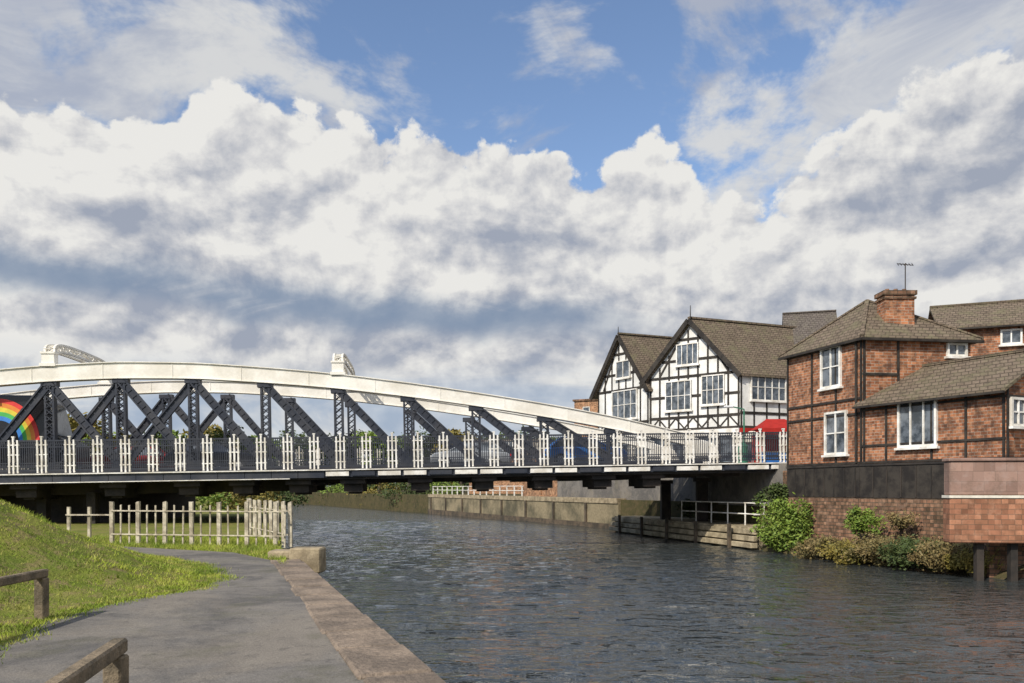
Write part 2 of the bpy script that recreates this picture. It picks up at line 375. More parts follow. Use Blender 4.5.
def fence(pts,label,step=.25,bigk=4):
    t=thing('post_fence',label,'fence',(pts[0][0],pts[0][1],1.2),'cream post and rail fences under the bridge')
    P=samp(pts,int(sum(math.hypot(b[0]-a[0],b[1]-a[1]) for a,b in zip(pts,pts[1:]))/step)+1)
    for i,(x,y) in enumerate(P):
        big=i%bigk==0; h=1.2 if big else 1.1; r=.05 if big else .02
        lx=random.uniform(-.02,.02)
        MB().hexa([(x-r,y-r,1.15),(x+r,y-r,1.15),(x+r,y+r,1.15),(x-r,y+r,1.15)]+[(x+lx+a*r,y+b*r,1.2+h+random.uniform(-.02,.03)) for a,b in ((-1,-1),(1,-1),(1,1),(-1,1))]).build('post','postw',t)
    for z in (.28,.95):
        m=MB()
        for a,b in zip(pts,pts[1:]): m.beam((a[0],a[1]-.06,1.2+z),(b[0],b[1]-.06,1.2+z),.03,.035)
        m.build('rail','postw',t)
fence([(-11.5,23.0),(-6.25,22.0)],'cream painted post fence facing the path under the bridge',.28,3)
fence([(-6.2,22.4),(-8.9,27.2),(-10.2,31)],'cream painted post fence running back along the river edge',.75,1)
t=thing('post_fence','few separate weathered posts left of the cream fence below the bridge end','fence',(-13,23.3,1.2))
for x in (-12.9,-12.3): MB().box(x-.04,x+.04,23.25,23.33,1.1,2.25).build('post','postw',t)
MB().box(-12.95,-11.6,23.2,23.24,2.0,2.04).build('rail','postw',t)
# ---------------------------------------------------------------- bridge
P0=Vector((-21.8,34.0)); P1=Vector((13.1,37.7)); e=(P1-P0).normalized(); nn=Vector((-e.y,e.x)); BZ=3.35; SL=.018; BL=(P1-P0).length
def bs(px,t=0):
    u=(px-512)/F0; Px=P0.x+nn.x*t; Py=P0.y+nn.y*t
    return (u*Py-Px)/(e.x-u*e.y)
def bh(px,py,t=0):
    s=bs(px,t); Y=P0.y+nn.y*t+e.y*s; return s, CZ+(HZ-py)/F0*Y-BZ-SL*s
bridge=thing('swing_bridge','long riveted swing bridge with cream arched top chords and dark trusses over the river','bridge',(P0.x,P0.y,BZ),rot=(0,-math.atan(SL),math.atan2(e.y,e.x)))
Z0=Vector((0,0,0)); ORG[bridge.name]=Z0
T1=2.1; W=6.4; T2=T1+W; TE=T2+2.1
sL=bs(-330); sR=BL+.3
MB().box(sL,sR,0.05,TE-.05,-.32,-.02).build('deck','under',bridge)
MB().box(sL,sR,T1+.35,T2-.35,-.018,.05).build('roadway','asphalt',bridge)
for t_ in (0,TE-.02):
    m=MB(); m2=MB(); s=sL; br=bs(300); k=0
    while s<sR-.1:
        s1=min(s+1.14,sR)
        if s>br:
            (m2 if k%3 else m).box(s+.07,s1-.07,t_-.1,t_+.06,-.27,-.08); m.box(s,s1,t_-.02,t_+.04,-.32,-.06)
        else: m.box(s+.01,s1-.01,t_-.06,t_+.08,-.34,-.03)
        s=s1; k+=1
    m.build('fascia','navy',bridge); m2.build('fascia','white',bridge)
    MB().box(sL,sR,t_-.15,t_+.05,-.02,.03).build('edge_strip','white',bridge)
    MB().box(sL,bs(290),t_-.12,t_+.02,-.38,-.345).build('edge_strip','white',bridge)
    m=MB(); m.box(sL,sR,t_+.1,t_+.3,-.42,-.33); m.build('edge_girder','under',bridge)
for t_ in (T1,T2):
    se=bs(300); MB().box(se,sR-2,t_-.2,t_+.2,-.55,-.32).build('main_girder','under',bridge)
    MB().box(sL,se,t_-.2,t_+.2,-.9,-.32).build('main_girder','under',bridge)
for px in (-60,20,110,185,240,297,352,420,485,545,605,655):
    s=bs(px); m=MB(); m.box(s-.55,s+.55,.25,TE-.35,-.62,-.32); m.box(s-.42,s+.42,.5,T1+1.2,-.98,-.62); m.box(s-.22,s+.22,.7,T1+.9,-1.08,-.98); m.build('cross_girder','under',bridge)
top=[(-260,414),(-140,388),(-60,377),(0,371),(52,366.5),(120,363),(200,364),(280,369.5),(340,375),(420,385),(500,397),(560,407),(620,418.5),(690,435)]
th=[13,14,14,14.5,15,15.5,15,14.5,14,13.5,13,13,12.5,11.5]
TC=[bh(x,y,T1) for x,y in top]; TB=[(a[0],a[1]-k/F0*35.5) for a,k in zip(TC,th)]
def interp(L,s):
    for a,b in zip(L,L[1:]):
        if s<=b[0]: return a[1]+(b[1]-a[1])*(s-a[0])/(b[0]-a[0])
    return L[-1][1]
ss=[TC[0][0]+(TC[-1][0]-TC[0][0])*i/70 for i in range(71)]
def sm(L,s): return (interp(L,s-.9)+interp(L,s)*2+interp(L,s+.9))/4 if TC[0][0]+1<s<TC[-1][0]-1 else interp(L,s)
vp=[bs(x,T1) for x in (-310,-235,-162,-90,-20,52,123,195,267,340,409,477,545,612)]
for t_ in (T1,T2):
    tp=[(s,sm(TC,s)) for s in ss]; bt=[(s,sm(TB,s)+(0 if t_==T1 else .12)) for s in ss]
    ch=MB().strip(tp,bt,t_-.2,t_+.2).build('arch_chord','arch',bridge)
    MB().strip([(a,b+.04) for a,b in tp],tp,t_-.27,t_+.27).strip(bt,[(a,b-.035) for a,b in bt],t_-.25,t_+.25).build('flange','arch',ch)
    for s,_ in tp[::5]: MB().box(s-.02,s+.02,t_-.215,t_+.215,interp(bt,s)+.002,interp(tp,s)-.002).build('stiffener','arch',ch)
    MB().box(TC[0][0],TC[-1][0]+.6,t_-.2,t_+.2,-.02,.28).build('bottom_chord','navy',bridge)
    for i,s in enumerate(vp):
        hb=interp(TB,s)-.04
        m=MB(); wv=.17
        for k in (-1,1):
            m.box(s+k*wv-.045,s+k*wv+.045,t_-.16,t_+.16,.28,hb)
        z=.3
        while z<hb-.3:
            for yo in (-.13,.13):
                m.beam((s-wv,t_+yo,z),(s+wv,t_+yo,z+.3),.03,.06,(0,1,0)); m.beam((s+wv,t_+yo,z),(s-wv,t_+yo,z+.3),.03,.06,(0,1,0))
            z+=.3
        m.build('truss_post','navy',bridge)
        if hb>.9: MB().box(s-.34,s+.34,t_-.19,t_+.19,hb-.2,hb+.02).build('gusset_plate','navy',bridge)
        MB().box(s-.4,s+.4,t_-.212,t_+.212,.25,.5).build('gusset_plate','navy',bridge)
    for i in range(len(vp)-1):
        a,b=vp[i],vp[i+1]; ha,hb=interp(TB,a)-.1,interp(TB,b)-.1
        x_=i in (5,6); right_=i>=6
        dd=[]
        if x_ or right_: dd.append(((a,ha),(b,.35)))
        if x_ or not right_: dd.append(((b,hb),(a,.35)))
        for j,(p,q) in enumerate(dd):
            m=MB(); F=Frame((0,t_),(1,t_))
            oo=.1 if j==0 else -.1
            d=Vector((q[0]-p[0],q[1]-p[1])).normalized(); n2=Vector((-d.y,d.x))*.15
            m.fbeam(F,p,q,.34,oo-.02,oo+.02)
            for k in (-1,1):
                m.fbeam(F,(p[0]+n2.x*k,p[1]+n2.y*k),(q[0]+n2.x*k,q[1]+n2.y*k),.07,oo-.09,oo+.09)
            L_=(Vector(q)-Vector(p)).length; nr=int(L_/.32)
            for r_ in range(1,nr):
                cx_=p[0]+d.x*r_*.32; cz_=p[1]+d.y*r_*.32
                m.fbeam(F,(cx_-n2.x*.8,cz_-n2.y*.8),(cx_+n2.x*.8,cz_+n2.y*.8),.05,oo-.05,oo+.05)
            m.build('truss_diagonal','navy',bridge)
    s=TC[-1][0]; MB().hexa([(s-.25,t_-.23,.28),(s+1.6,t_-.23,.28),(s+1.6,t_+.23,.28),(s-.25,t_+.23,.28),(s-.25,t_-.23,TC[-1][1]+.03),(s+1.2,t_-.23,1.05),(s+1.2,t_+.23,1.05),(s-.25,t_+.23,TC[-1][1]+.03)]).build('end_casting','arch',bridge,bevel=.06)
for px in (52,340):
    s=bs(px,T1); h0=interp(TC,s)
    m=MB()
    for t_ in (T1,T2):
        m.box(s-.27,s+.27,t_-.2,t_+.2,h0-.1,h0+.62); m.box(s-.34,s+.34,t_-.28,t_+.28,h0-.02,h0+.12); m.box(s-.31,s+.31,t_-.24,t_+.24,h0+.55,h0+.64)
    arc=[]
    for i in range(25):
        f=i/24; ang=math.pi*(1-f); 
        c=math.cos(ang); y=(T1+T2)/2+ (W/2)*(abs(c)**.62)*(1 if c>0 else -1)
        arc.append((y,h0+.55+.60*max(0,math.sin(ang))**.45))
    for r in (0,-.32):
        for a,b in zip(arc,arc[1:]):
            for so in (-.2,.2):
                m.beam((s+so,a[0],a[1]+r),(s+so,b[0],b[1]+r),.09,.1)
    for i,(a,b) in enumerate(zip(arc,arc[1:])):
        for so in (-.2,.2):
            if i%2: m.beam((s+so,a[0],a[1]-.3),(s+so,b[0],b[1]),.04,.07)
            else: m.beam((s+so,a[0],a[1]),(s+so,b[0],b[1]-.3),.04,.07)
        m.beam((s-.18,a[0],a[1]),(s+.18,b[0],b[1]),.05,.03)
    m.build('portal_frame','arch',bridge)
pitch=1.14
d=MB(); H=1.46
d.box(0,pitch,-.03,.03,H-.1,H-.03); d.box(0,pitch,-.03,.03,.1,.16); d.box(0,pitch,-.02,.02,H-.36,H-.31); d.box(0,pitch,-.02,.02,.42,.46)
x=.27
while x<pitch-.24:
    d.box(x-.016,x+.016,-.016,.016,.1,H-.05); x+=.088
x=.27
while x<pitch-.3:
    d.beam((x,0,.17),(x+.088,0,.42),.02,.02); d.beam((x+.088,0,.17),(x,0,.42),.02,.02)
    d.beam((x,0,H-.31),(x+.088,0,H-.1),.02,.02); x+=.088
wv=MB()
for k in (-.17,0,.17): wv.box(k-.034,k+.034,-.05,.05,.02 if k else 0,H+(.08 if k==0 else -.03))
for z in (.3,.78,1.2): wv.box(-.235,.235,-.03,.03,z,z+.045)
wv.box(-.06,.06,-.06,.06,H+.08,H+.13)
dm=d.build('railing_panel','navy',bridge,org=Z0); wm=wv.build('white_balusters','white',dm,org=Z0)
s0=bs(14); k0=int((sL-s0)/pitch)+1
first=True
for t_ in (0,TE):
    s=s0+k0*pitch
    while s<sR-.3:
        if first: o=dm; first=False
        else:
            o=dm.copy(); col.objects.link(o); c=wm.copy(); col.objects.link(c); c.parent=o
        o.location=(s,t_,.04); s+=pitch
def pierbox(label,px0,px1,Y,z0,z1,dep,m):
    t=thing('bridge_pier',label,'bridge pier',((px0-512)/F0*Y,Y,z0))
    MB().box((px0-512)/F0*Y,(px1-512)/F0*Y,Y,Y+dep,z0,z1).build('shaft',m,t,bevel=.04)
    MB().box((px0-512)/F0*Y-.1,(px1-512)/F0*Y+.1,Y-.1,Y+dep+.1,z1,z1+.2).build('cap',m,t)
pierbox('slim dark pier rising behind the landing stage handrail to the deck',698,708,43.4,0,3.15,.6,'under')
pierbox('slim dark pier rising behind the middle of the landing stage',662,671,45.8,0,3.05,.6,'under')
t=thing('bridge_abutment','dark abutment wall carrying the left end of the bridge behind the fence','abutment',(-20,37,1.2))
MB().box(-60,-18.2,37,46,.5,2.75).build('wall','under',t)
MB().box(-60,-17.7,36.6,46.4,2.75,2.95).build('coping','conc',t)
for x in (-24,-21,-18.8): MB().box(x-.2,x+.2,35.7,36.1,1.1,2.6).build('prop','under',t)
t=thing('bridge_abutment','dark abutment wall under the right end of the bridge beside the brick house','abutment',(12,40,1))
m=MB(); m.prism([(12.3,38.9),(12.7,36.9),(14,37),(14,49),(11.9,49)],-.5,3.6); m.build('wall','brick_old',t)
# ---------------------------------------------------------------- landing stage
dF=Frame((6.6,51.5),(11.0,36.2))
t=thing('landing_stage','pale weathered timber and stone landing stage at the foot of the bridge pier','landing stage',(6.6,51.5,0))
m=MB(); m.hexa([dF.w(0,.85,0),dF.w(dF.L,.85,0),dF.w(dF.L,.85,-4.2),dF.w(0,.85,-3.5),dF.w(0,1.0,0),dF.w(dF.L,1.0,0),dF.w(dF.L,1.0,-4.2),dF.w(0,1.0,-3.5)]); m.build('deck','timber',t)
MB().fbox(dF,0,dF.L,-.6,.845,-1.2,-.05).build('stone_base','conc',t)
for z,o_ in ((.08,.30),(.38,.2),(.68,.1)): MB().fbox(dF,-.2,dF.L+.15,z,z+.24,-.04,o_).build('fender_beam','timber',t,bevel=.02)
for i in range(5):
    a=(i+.5)*dF.L/5; MB().fbox(dF,a-.09,a+.09,-.5,1.12,.3,.42).build('fender_post','timberd',t)
eF=Frame((11.0,36.2),(14.0,36.9))
for z in (.08,.38,.68): MB().fbox(eF,0.1,2.6,z,z+.24,-.16,0).build('end_board','timber',t)
t=thing('handrail','white tubular handrail standing on the timber landing stage','handrail',(10,41,1))
hF=Frame((8.9,44.0),(11.3,37.2)); 
for a0 in [i*hF.L/5 for i in range(6)]: MB().tube(hF.w(a0,.98,-.5),hF.w(a0,2.1,-.5),.035).build('post','white',t)
for z in (1.55,2.08): MB().tube(hF.w(0,z,-.5),hF.w(hF.L,z,-.5),.032).build('rail','white',t)
h2=Frame((11.3,37.2),(13.2,37.6))
for z in (1.55,2.08): MB().tube(h2.w(0,z,-.1),h2.w(h2.L,z,-.1),.032).build('rail','white',t)
cF=Frame((-9.6,93),(7.25,53.8))
t=thing('quay_wall','long stained concrete quay wall on the far bank behind the bridge','quay wall',(7.2,54,0))
MB().fbox(cF,0,cF.L,-.5,1.75,-.3,.12).build('wall','conc',t)
MB().fbox(cF,0,cF.L,1.75,2.1,-.5,.2).build('coping','stone',t)
MB().fbox(cF,0,cF.L,-.3,.35,.12,.2).build('waterline_band','timberd',t)
for i in range(8): MB().fbox(cF,i*5.3+1,i*5.3+1.25,0.36,1.74,.12,.24).build('fender','timberd',t)
c2=Frame((-40,150),(-9.6,93))
t=thing('quay_wall','low distant overgrown bank wall beyond the concrete quay','quay wall',(-40,150,0))
MB().fbox(c2,0,c2.L,-.5,1.0,-.3,.12).build('wall','scrub',t)
bF=Frame((0.2,78),(8.6,55.8))
t=thing('brick_wall','low red brick wall above the concrete quay under the bridge','brick wall',(5,63,2))
MB().fbox(bF,0,bF.L,2,3.5,-1.2,-.9).build('wall','buff',t); MB().fbox(bF,0,bF.L,3.5,3.62,-1.27,-.83).build('coping','stone',t)
for i in range(6): MB().fbox(bF,i*4.5,i*4.5+.4,2,3.6,-.9,-.75).build('buttress','buff',t)
t=thing('railing','pale railing along the far quay beside the red brick wall','railing',(-9,93,2))
for i in range(16):
    a=i*1.7; MB().fbox(cF,a-.035,a+.035,2.1,3.0,-.5,-.4).build('post','white',t)
for z in (2.55,2.95): MB().fbox(cF,0,26,z,z+.05,-.4,-.36).build('rail','white',t)
# ---------------------------------------------------------------- building helpers
def window(F,r,parent,nx=2,ny=2,sill=True,o=.03,fr=.07,framemat='white',glass='glass'):
    a0,z1=F.px(r[0],r[1]); a1,z0=F.px(r[2],r[3])
    w=MB(); 
    w.fbox(F,a0,a1,z1-fr,z1,o-.02,o+.09); w.fbox(F,a0,a1,z0,z0+fr,o-.02,o+.09)
    w.fbox(F,a0,a0+fr,z0+fr,z1-fr,o-.02,o+.09); w.fbox(F,a1-fr,a1,z0+fr,z1-fr,o-.02,o+.09)
    for i in range(1,nx):
        a=a0+(a1-a0)*i/nx; w.fbox(F,a-fr*.35,a+fr*.35,z0+fr,z1-fr,o,o+.07)
    for i in range(1,ny):
        z=z0+(z1-z0)*i/ny
        for j in range(nx):
            b0=a0+fr if j==0 else a0+(a1-a0)*j/nx+fr*.35; b1=a1-fr if j==nx-1 else a0+(a1-a0)*(j+1)/nx-fr*.35
            w.fbox(F,b0,b1,z-fr*.3,z+fr*.3,o,o+.065)
    wo=w.build('window',framemat,parent)
    MB().fbox(F,a0+fr*.5,a1-fr*.5,z0+fr*.5,z1-fr*.5,o-.02,o+.02).build('pane',glass,wo)
    if sill: MB().fbox(F,a0-.08,a1+.08,z0-.09,z0-.002,o-.02,o+.16).build('sill',framemat,wo)
    return (a0,a1,z0,z1)
def gable(F,v,ln,z0,ze,zr,parent,wallm,roofm,oh=.3,of=.35,barge='black'):
    v=Vector((v[0],v[1],0)).normalized(); up=Vector((0,0,1)); Lw=F.L
    P=F.w(0,0);Q=F.w(Lw,0); mid=(P+Q)/2
    vs=[]
    for b in (Vector((0,0,0)),v*ln):
        vs+=[P+b+up*z0,Q+b+up*z0,Q+b+up*ze,mid+b+up*zr,P+b+up*ze]
    MB().add(vs,[(0,1,2,3,4),(9,8,7,6,5),(1,6,7,2),(5,0,4,9)]).build('wall',wallm,parent)
    sl=(zr-ze)/(Lw/2)
    ro=MB()
    for sgn,E_ in ((-1,P),(1,Q)):
        eo=E_+F.d*sgn*oh; ez=ze-sl*oh
        q=[eo-v*of+up*(ez+.16),mid-v*of+up*(zr+.16),mid+v*(ln+of)+up*(zr+.16),eo+v*(ln+of)+up*(ez+.16)]
        if sgn==1:q=q[::-1]
        ro.slab(q,.14)
    r=ro.build('roof',roofm,parent)
    MB().beam(mid-v*of+up*(zr+.2),mid+v*(ln+of)+up*(zr+.2),.25,.12).build('ridge_tiles',roofm,r)
    for sgn,E_ in ((-1,P),(1,Q)):
        eo=E_+F.d*sgn*(oh+.03); ez=ze-sl*oh
        MB().beam(eo-v*(of+.05)+up*(ez+.02),mid-v*(of+.05)+up*(zr+.04),.07,.3).build('bargeboard',barge,parent)
    return sl
def eaves(F,depth,z0,ze,zr,parent,wallm,roofm,oh=.3,oe=.25):
    inn=-F.n; up=Vector((0,0,1)); P=F.w(0,0);Q=F.w(F.L,0); P2=P+inn*depth;Q2=Q+inn*depth; Pm=P+inn*depth/2; Qm=Q+inn*depth/2
    vs=[P+up*z0,Q+up*z0,Q+up*ze,P+up*ze, P2+up*z0,Q2+up*z0,Q2+up*ze,P2+up*ze, Pm+up*zr,Qm+up*zr]
    MB().add(vs,[(0,1,2,3),(5,4,7,6),(1,5,6,9,2),(4,0,3,8,7)]).build('wall',wallm,parent)
    sl=(zr-ze)/(depth/2); ro=MB()
    a=P-F.d*oe;b=Q+F.d*oe
    ro.slab([a-inn*oh+up*(ze-sl*oh+.14),b-inn*oh+up*(ze-sl*oh+.14),b+inn*depth/2+up*(zr+.14),a+inn*depth/2+up*(zr+.14)],.12)
    ro.slab([a+inn*depth/2+up*(zr+.14),b+inn*depth/2+up*(zr+.14),b+inn*(depth+oh)+up*(ze-sl*oh+.14),a+inn*(depth+oh)+up*(ze-sl*oh+.14)],.12)
    r=ro.build('roof',roofm,parent)
    MB().beam(a+inn*depth/2+up*(zr+.17),b+inn*depth/2+up*(zr+.17),.22,.1).build('ridge_tiles',roofm,r)
    g=MB(); g.beam(a-inn*(oh+.05)+up*(ze-sl*oh+.02),b-inn*(oh+.05)+up*(ze-sl*oh+.02),.1,.08); g.build('gutter','black',parent)
SZ=3.93
L2=(6.3,58.5);L1=(9.3,54.0);CC=(14.25,50.0); vv=Vector((.93,.37)).normalized()
tf=thing('timber_framed_building','black and white timber framed building with two steep gables behind the bridge end','timber framed building',(11,54,SZ))
FM=Frame(L1,CC); FS=Frame(L2,(L1[0]-.05,L1[1]+.05)); FR=Frame(CC,(CC[0]+vv.x*9,CC[1]+vv.y*9))
s1=gable(FM,vv,9,SZ,10.1,13.65,tf,'plaster','roof')
s2=gable(FS,vv,9,SZ,9.7,13.45,tf,'plaster','roof')
def timbering(F,ze,zr,gab,zs,step,wins,w=.12,o=.035,z0=SZ+2.6):
    m=MB(); L=F.L
    for z in zs: m.fbox(F,0,L,z-.08,z+.08,0.005,o+.012)
    n=int(L/step)
    for i in range(n+1):
        a=.08+(L-.16)*i/n; zt=ze
        if gab: zt=ze+(zr-ze)*(1-abs(a-L/2)/(L/2))-.15
        if any(a0-.1<a<a1+.1 for a0,a1,_,_ in wins):
            segs=[];cur=z0
            for a0,a1,b0,b1 in sorted([x for x in wins if x[0]-.1<a<x[1]+.1],key=lambda q:q[2]):
                segs.append((cur,b0-.1));cur=b1+.05
            segs.append((cur,zt))
        else: segs=[(z0,zt)]
        for b,c in segs:
            if c-b>.15: m.fbox(F,a-w/2,a+w/2,b,c,0.004,o)
    if gab:
        for z in (ze+ (zr-ze)*.3,ze+(zr-ze)*.68):
            hw=(L/2)*(1-(z-ze)/(zr-ze)); m.fbox(F,L/2-hw,L/2+hw,z-.08,z+.08,.005,o+.01)
        m.fbeam(F,(L*.12,ze+.1),(L*.33,ze+(zr-ze)*.62),.13,.006,o+.004); m.fbeam(F,(L*.88,ze+.1),(L*.67,ze+(zr-ze)*.62),.13,.006,o+.004)
    return m
wm_=[window(FM,(677,345,699,364),tf,4,1,o=.05),window(FM,(666,382,692,410),tf,4,2,o=.05),window(FM,(702,376,725,404),tf,4,2,o=.05)]
ws_=[window(FS,(617,362,631,377),tf,2,1,o=.05),window(FS,(613,392,638,418),tf,4,2,o=.05)]
wr_=[window(FR,(750,373,785,402),tf,5,2,o=.05)]
timbering(FM,10.1,13.65,True,(SZ+2.7,SZ+3.5,8.9-.1,10.1),.68,wm_).build('timber_frame','black',tf)
timbering(FS,9.7,13.45,True,(SZ+2.7,SZ+3.4,9.7),.68,ws_).build('timber_frame','black',tf)
timbering(FR,9.9,0,False,(SZ+2.7,SZ+3.6,9.9),1.0,wr_,.1).build('timber_frame','black',tf)
for F,w_ in ((FM,.09),(FS,.09)):
    m=MB(); n=int(F.L/1.24)
    for i in range(n):
        a=.1+i*1.24; m.fbeam(F,(a,SZ+2.8),(a+.6,SZ+3.45),w_,.006,.032); m.fbeam(F,(a+1.2,SZ+2.8),(a+.6,SZ+3.45),w_,.006,.03)
    m.build('brace','black',tf)
for F,k in ((FM,5),(FS,4),(FR,6)):
    MB().fbox(F,0,F.L,SZ+2.2,SZ+2.62,0,.22).build('fascia_board','red' if F is FR else 'white',tf)
    for i in range(k):
        a=.25+i*(F.L-.3)/k; b=a+(F.L-.3)/k-.25
        wo=MB().fbox(F,a,b,SZ+.5,SZ+2.19,.01,.05).build('shop_window','glass',tf)
        MB().fbox(F,a-.06,a,SZ+.1,SZ+2.19,.0,.12).fbox(F,b,b+.06,SZ+.1,SZ+2.19,.0,.12).fbox(F,a,b,SZ+.3,SZ+.5,0,.1).build('frame','red' if F is FR else 'black',wo)
mp_=FM.w(FM.L/2,13.7,.4); MB().tube(mp_,mp_+Vector((0,0,.9)),.04,.02).build('finial','black',tf)
mp_=FS.w(FS.L/2,13.5,.4); MB().tube(mp_,mp_+Vector((0,0,.6)),.04,.02).build('finial','black',tf)
def aerial(x,y,z,h,label):
    t=thing('television_aerial',label,'aerial',(x,y,z)); m=MB(); m.tube((x,y,z),(x,y,z+h),.022); m.build('mast','under',t)
    m=MB(); m.tube((x-.35,y-.1,z+h-.05),(x+.35,y+.1,z+h-.05),.018)
    for i in range(6): xx=x-.32+i*.12; m.tube((xx,y-.1,z+h-.12),(xx+.03,y+.1,z+h+.03),.012)
    m.build('boom','under',t)
t=thing('brick_building','brick range with a grey slate roof between the timber building and brick house','building',(20,52,SZ))
FB=Frame((18.2,52.9),(21.3,52.0)); eaves(FB,7,SZ,11.3,14.9,t,'brick','slate',oe=.15)
# --- brick house
Lp=(12.4,36.0);Np=(13.8,31.5);Rp=(18.4,32.1);Bp=(17.0,36.6);Wp=(16.3,26.4)
bhz=thing('brick_house','two storey red brick riverside house with dark timber strips, hipped roof and chimney','house',(14,32,SZ))
F1=Frame(Lp,Np);F2=Frame(Np,Rp);F3=Frame(Np,Wp)
ZE=8.83
vs=[(x,y,z) for z in (2.4,ZE) for x,y in (Lp,Np,Rp,Bp)]
MB().add(vs,[(0,1,5,4),(1,2,6,5),(2,3,7,6),(3,0,4,7)]).build('wall','brick',bhz)
cx,cy=15.1,34.0; cpt=Vector((cx,cy,0)); ap=Vector((cx,cy,10.75))
cor=[cpt+(Vector((x,y,0))-cpt)*1.12+Vector((0,0,ZE-.1)) for x,y in (Lp,Np,Rp,Bp)]
m=MB(); m.add(cor+[ap]+[c-Vector((0,0,.12)) for c in cor],[(0,1,4),(1,2,4),(2,3,4),(3,0,4),(5,6,1,0),(6,7,2,1),(7,8,3,2),(8,5,0,3),(8,7,6,5)])
rf=m.build('roof','roof',bhz)
m=MB()
for c in cor[:3]: m.beam(c+Vector((0,0,.03)),ap+Vector((0,0,.03)),.16,.07)
m.build('hip_tiles','roof',rf)
m=MB()
for a,b in ((0,1),(1,2)): m.beam(cor[a]-Vector((0,0,.1)),cor[b]-Vector((0,0,.1)),.1,.1)
m.build('gutter','black',bhz)
ch=MB().box(15.1,16.3,32.4,33.1,8.9,10.72).build('chimney','brick',bhz)
m=MB(); m.box(15.04,16.36,32.34,33.16,10.46,10.55); m.box(15.02,16.38,32.32,33.18,10.62,10.8); m.build('chimney_cap','brick_old',ch)
for x in (15.35,15.7,16.05): MB().tube((x,32.75,10.8),(x,32.75,10.94),.1,.085).build('chimney_pot','brick',ch)
aerial(16.1,32.75,10.8,1.2,'thin television aerial on top of the brick house chimney')
vs_inn=-F3.n
eaves(F3,5.0,2.4,6.1,7.5,bhz,'brick','roof',.3,.15)
FE=Frame(Wp,(Wp[0]+vs_inn.x*5,Wp[1]+vs_inn.y*5))
for F,r,nx,ny in ((F1,(822,349,842,386),2,2),(F1,(826,413,848,454),2,2),(F2,(946,343,966,357),2,1),(F3,(899,400,938,446),3,1),(FE,(1009,397,1024,427),2,2)):
    window(F,r,bhz,nx,ny,o=.02,fr=.085)
m=MB()
for a in (.05,1.7,3.2,F1.L-.05): m.fbox(F1,a-.045,a+.045,3.75,ZE-.2,.004,.045)
for z in (3.8,5.75,6.35,8.6): m.fbox(F1,0,F1.L,z-.045,z+.045,.005,.055)
for a in (.06,1.5): m.fbox(F2,a-.045,a+.045,6,ZE-.2,.004,.045)
m.fbox(F2,0,1.5,7.25,7.34,.005,.055)
for a in (.1,1.1,3.0,4.3,F3.L-.06): m.fbox(F3,a-.04,a+.04,3.75,6.0,.004,.045)
for z in (3.8,4.45,5.85): m.fbox(F3,0,F3.L,z-.04,z+.04,.005,.055)
for a in (.06,1.7,3.2,4.9): m.fbox(FE,a-.04,a+.04,3.75,6.1,.004,.045)
for z in (3.8,5.85): m.fbox(FE,0,5,z-.04,z+.04,.005,.055)
m.build('timber_strip','black',bhz)
MB().tube(F1.w(F1.L-.25,3.8,.1),F1.w(F1.L-.25,ZE-.2,.1),.05).build('downpipe','black',bhz)
pl_=thing('dark_panelled_plinth','band of dark panels along the foot of the brick house','plinth',(14,31,2.4))
for F,a0,a1 in ((F1,.15,F1.L),(F3,0.0,F3.L-.3)):
    MB().fbox(F,a0,a1,2.42,3.66,.004,.14).build('panel','black',pl_)
    m=MB(); a=a0+.6
    while a<a1: m.fbox(F,a-.02,a+.02,2.45,3.6,.14,.165); a+=.62
    m.fbox(F,a0,a1,3.66,3.74,.004,.18); m.build('divider','under',pl_)
rw=thing('river_wall','old weathered brick river wall below the dark panels','river wall',(14,31,0))
for F,b in ((F1,0),(F3,.6)):
    MB().fbox(F,-.3 if F is F1 else 0,F.L+b,-.5,2.4,-.3,.2).build('wall','brick_old',rw)
t=thing('brick_building','taller brick building with dark roof behind the house at the right edge','building',(23,38,SZ))
FX=Frame((20.8,38.6),(31,34.6)); eaves(FX,6,SZ,10.5,12.0,t,'brick','roof')
window(FX,(1000,330,1022,344),t,2,1,o=.02,fr=.08)
sw=thing('sandstone_river_wall','warm brown sandstone wall on dark piers at the right edge above the water','wall',(13.1,24,0))
S1=Frame((13.15,24.0),(19,23.2))
MB().fbox(S1,0,S1.L,2.58,3.6,-.5,-.04).build('upper_wall','greystone',sw,bevel=.03)
MB().fbox(S1,-.04,S1.L,2.5,2.58,-.55,.03).build('string_course','cream',sw)
MB().fbox(S1,-.01,S1.L,1.15,2.5,-.55,.0).build('lower_wall','sand',sw,bevel=.03)
MB().fbox(S1,-.04,S1.L,3.6,3.7,-.55,.02).build('coping','greystone',sw,bevel=.02)
for a in (.95,1.9,2.9,3.9,5): MB().fbox(S1,a-.1,a+.1,-.6,1.15,-.5,-.25).build('pier','under',sw)
MB().fbox(S1,1.6,S1.L,-.6,1.12,-2.4,-1.2).build('back_wall','brick_old',sw)
bk=MB(); edge=[(11.3,37.0),(11.2,35.6),(12.0,33.0),(12.9,30.6),(14.0,28.2),(14.6,26.4),(15,24.5)]
inner=[(12.6,36.9),(12.3,35.8),(13.0,33.4),(13.7,31.5),(15.1,28.6),(16.2,26.4),(17,24.5)]
vs=[]
for a,b in zip(edge,inner):
    for f,z in ((-.15,-.3),(.15,.18),(.5,.4+.1*random.random()),(1,.7)): vs.append((a[0]+(b[0]-a[0])*f,a[1]+(b[1]-a[1])*f,z))
bk.add(vs,[(4*i+j,4*i+4+j,4*i+5+j,4*i+1+j) for i in range(len(edge)-1) for j in range(3)]); struct(bk,'river_bank','scrub')
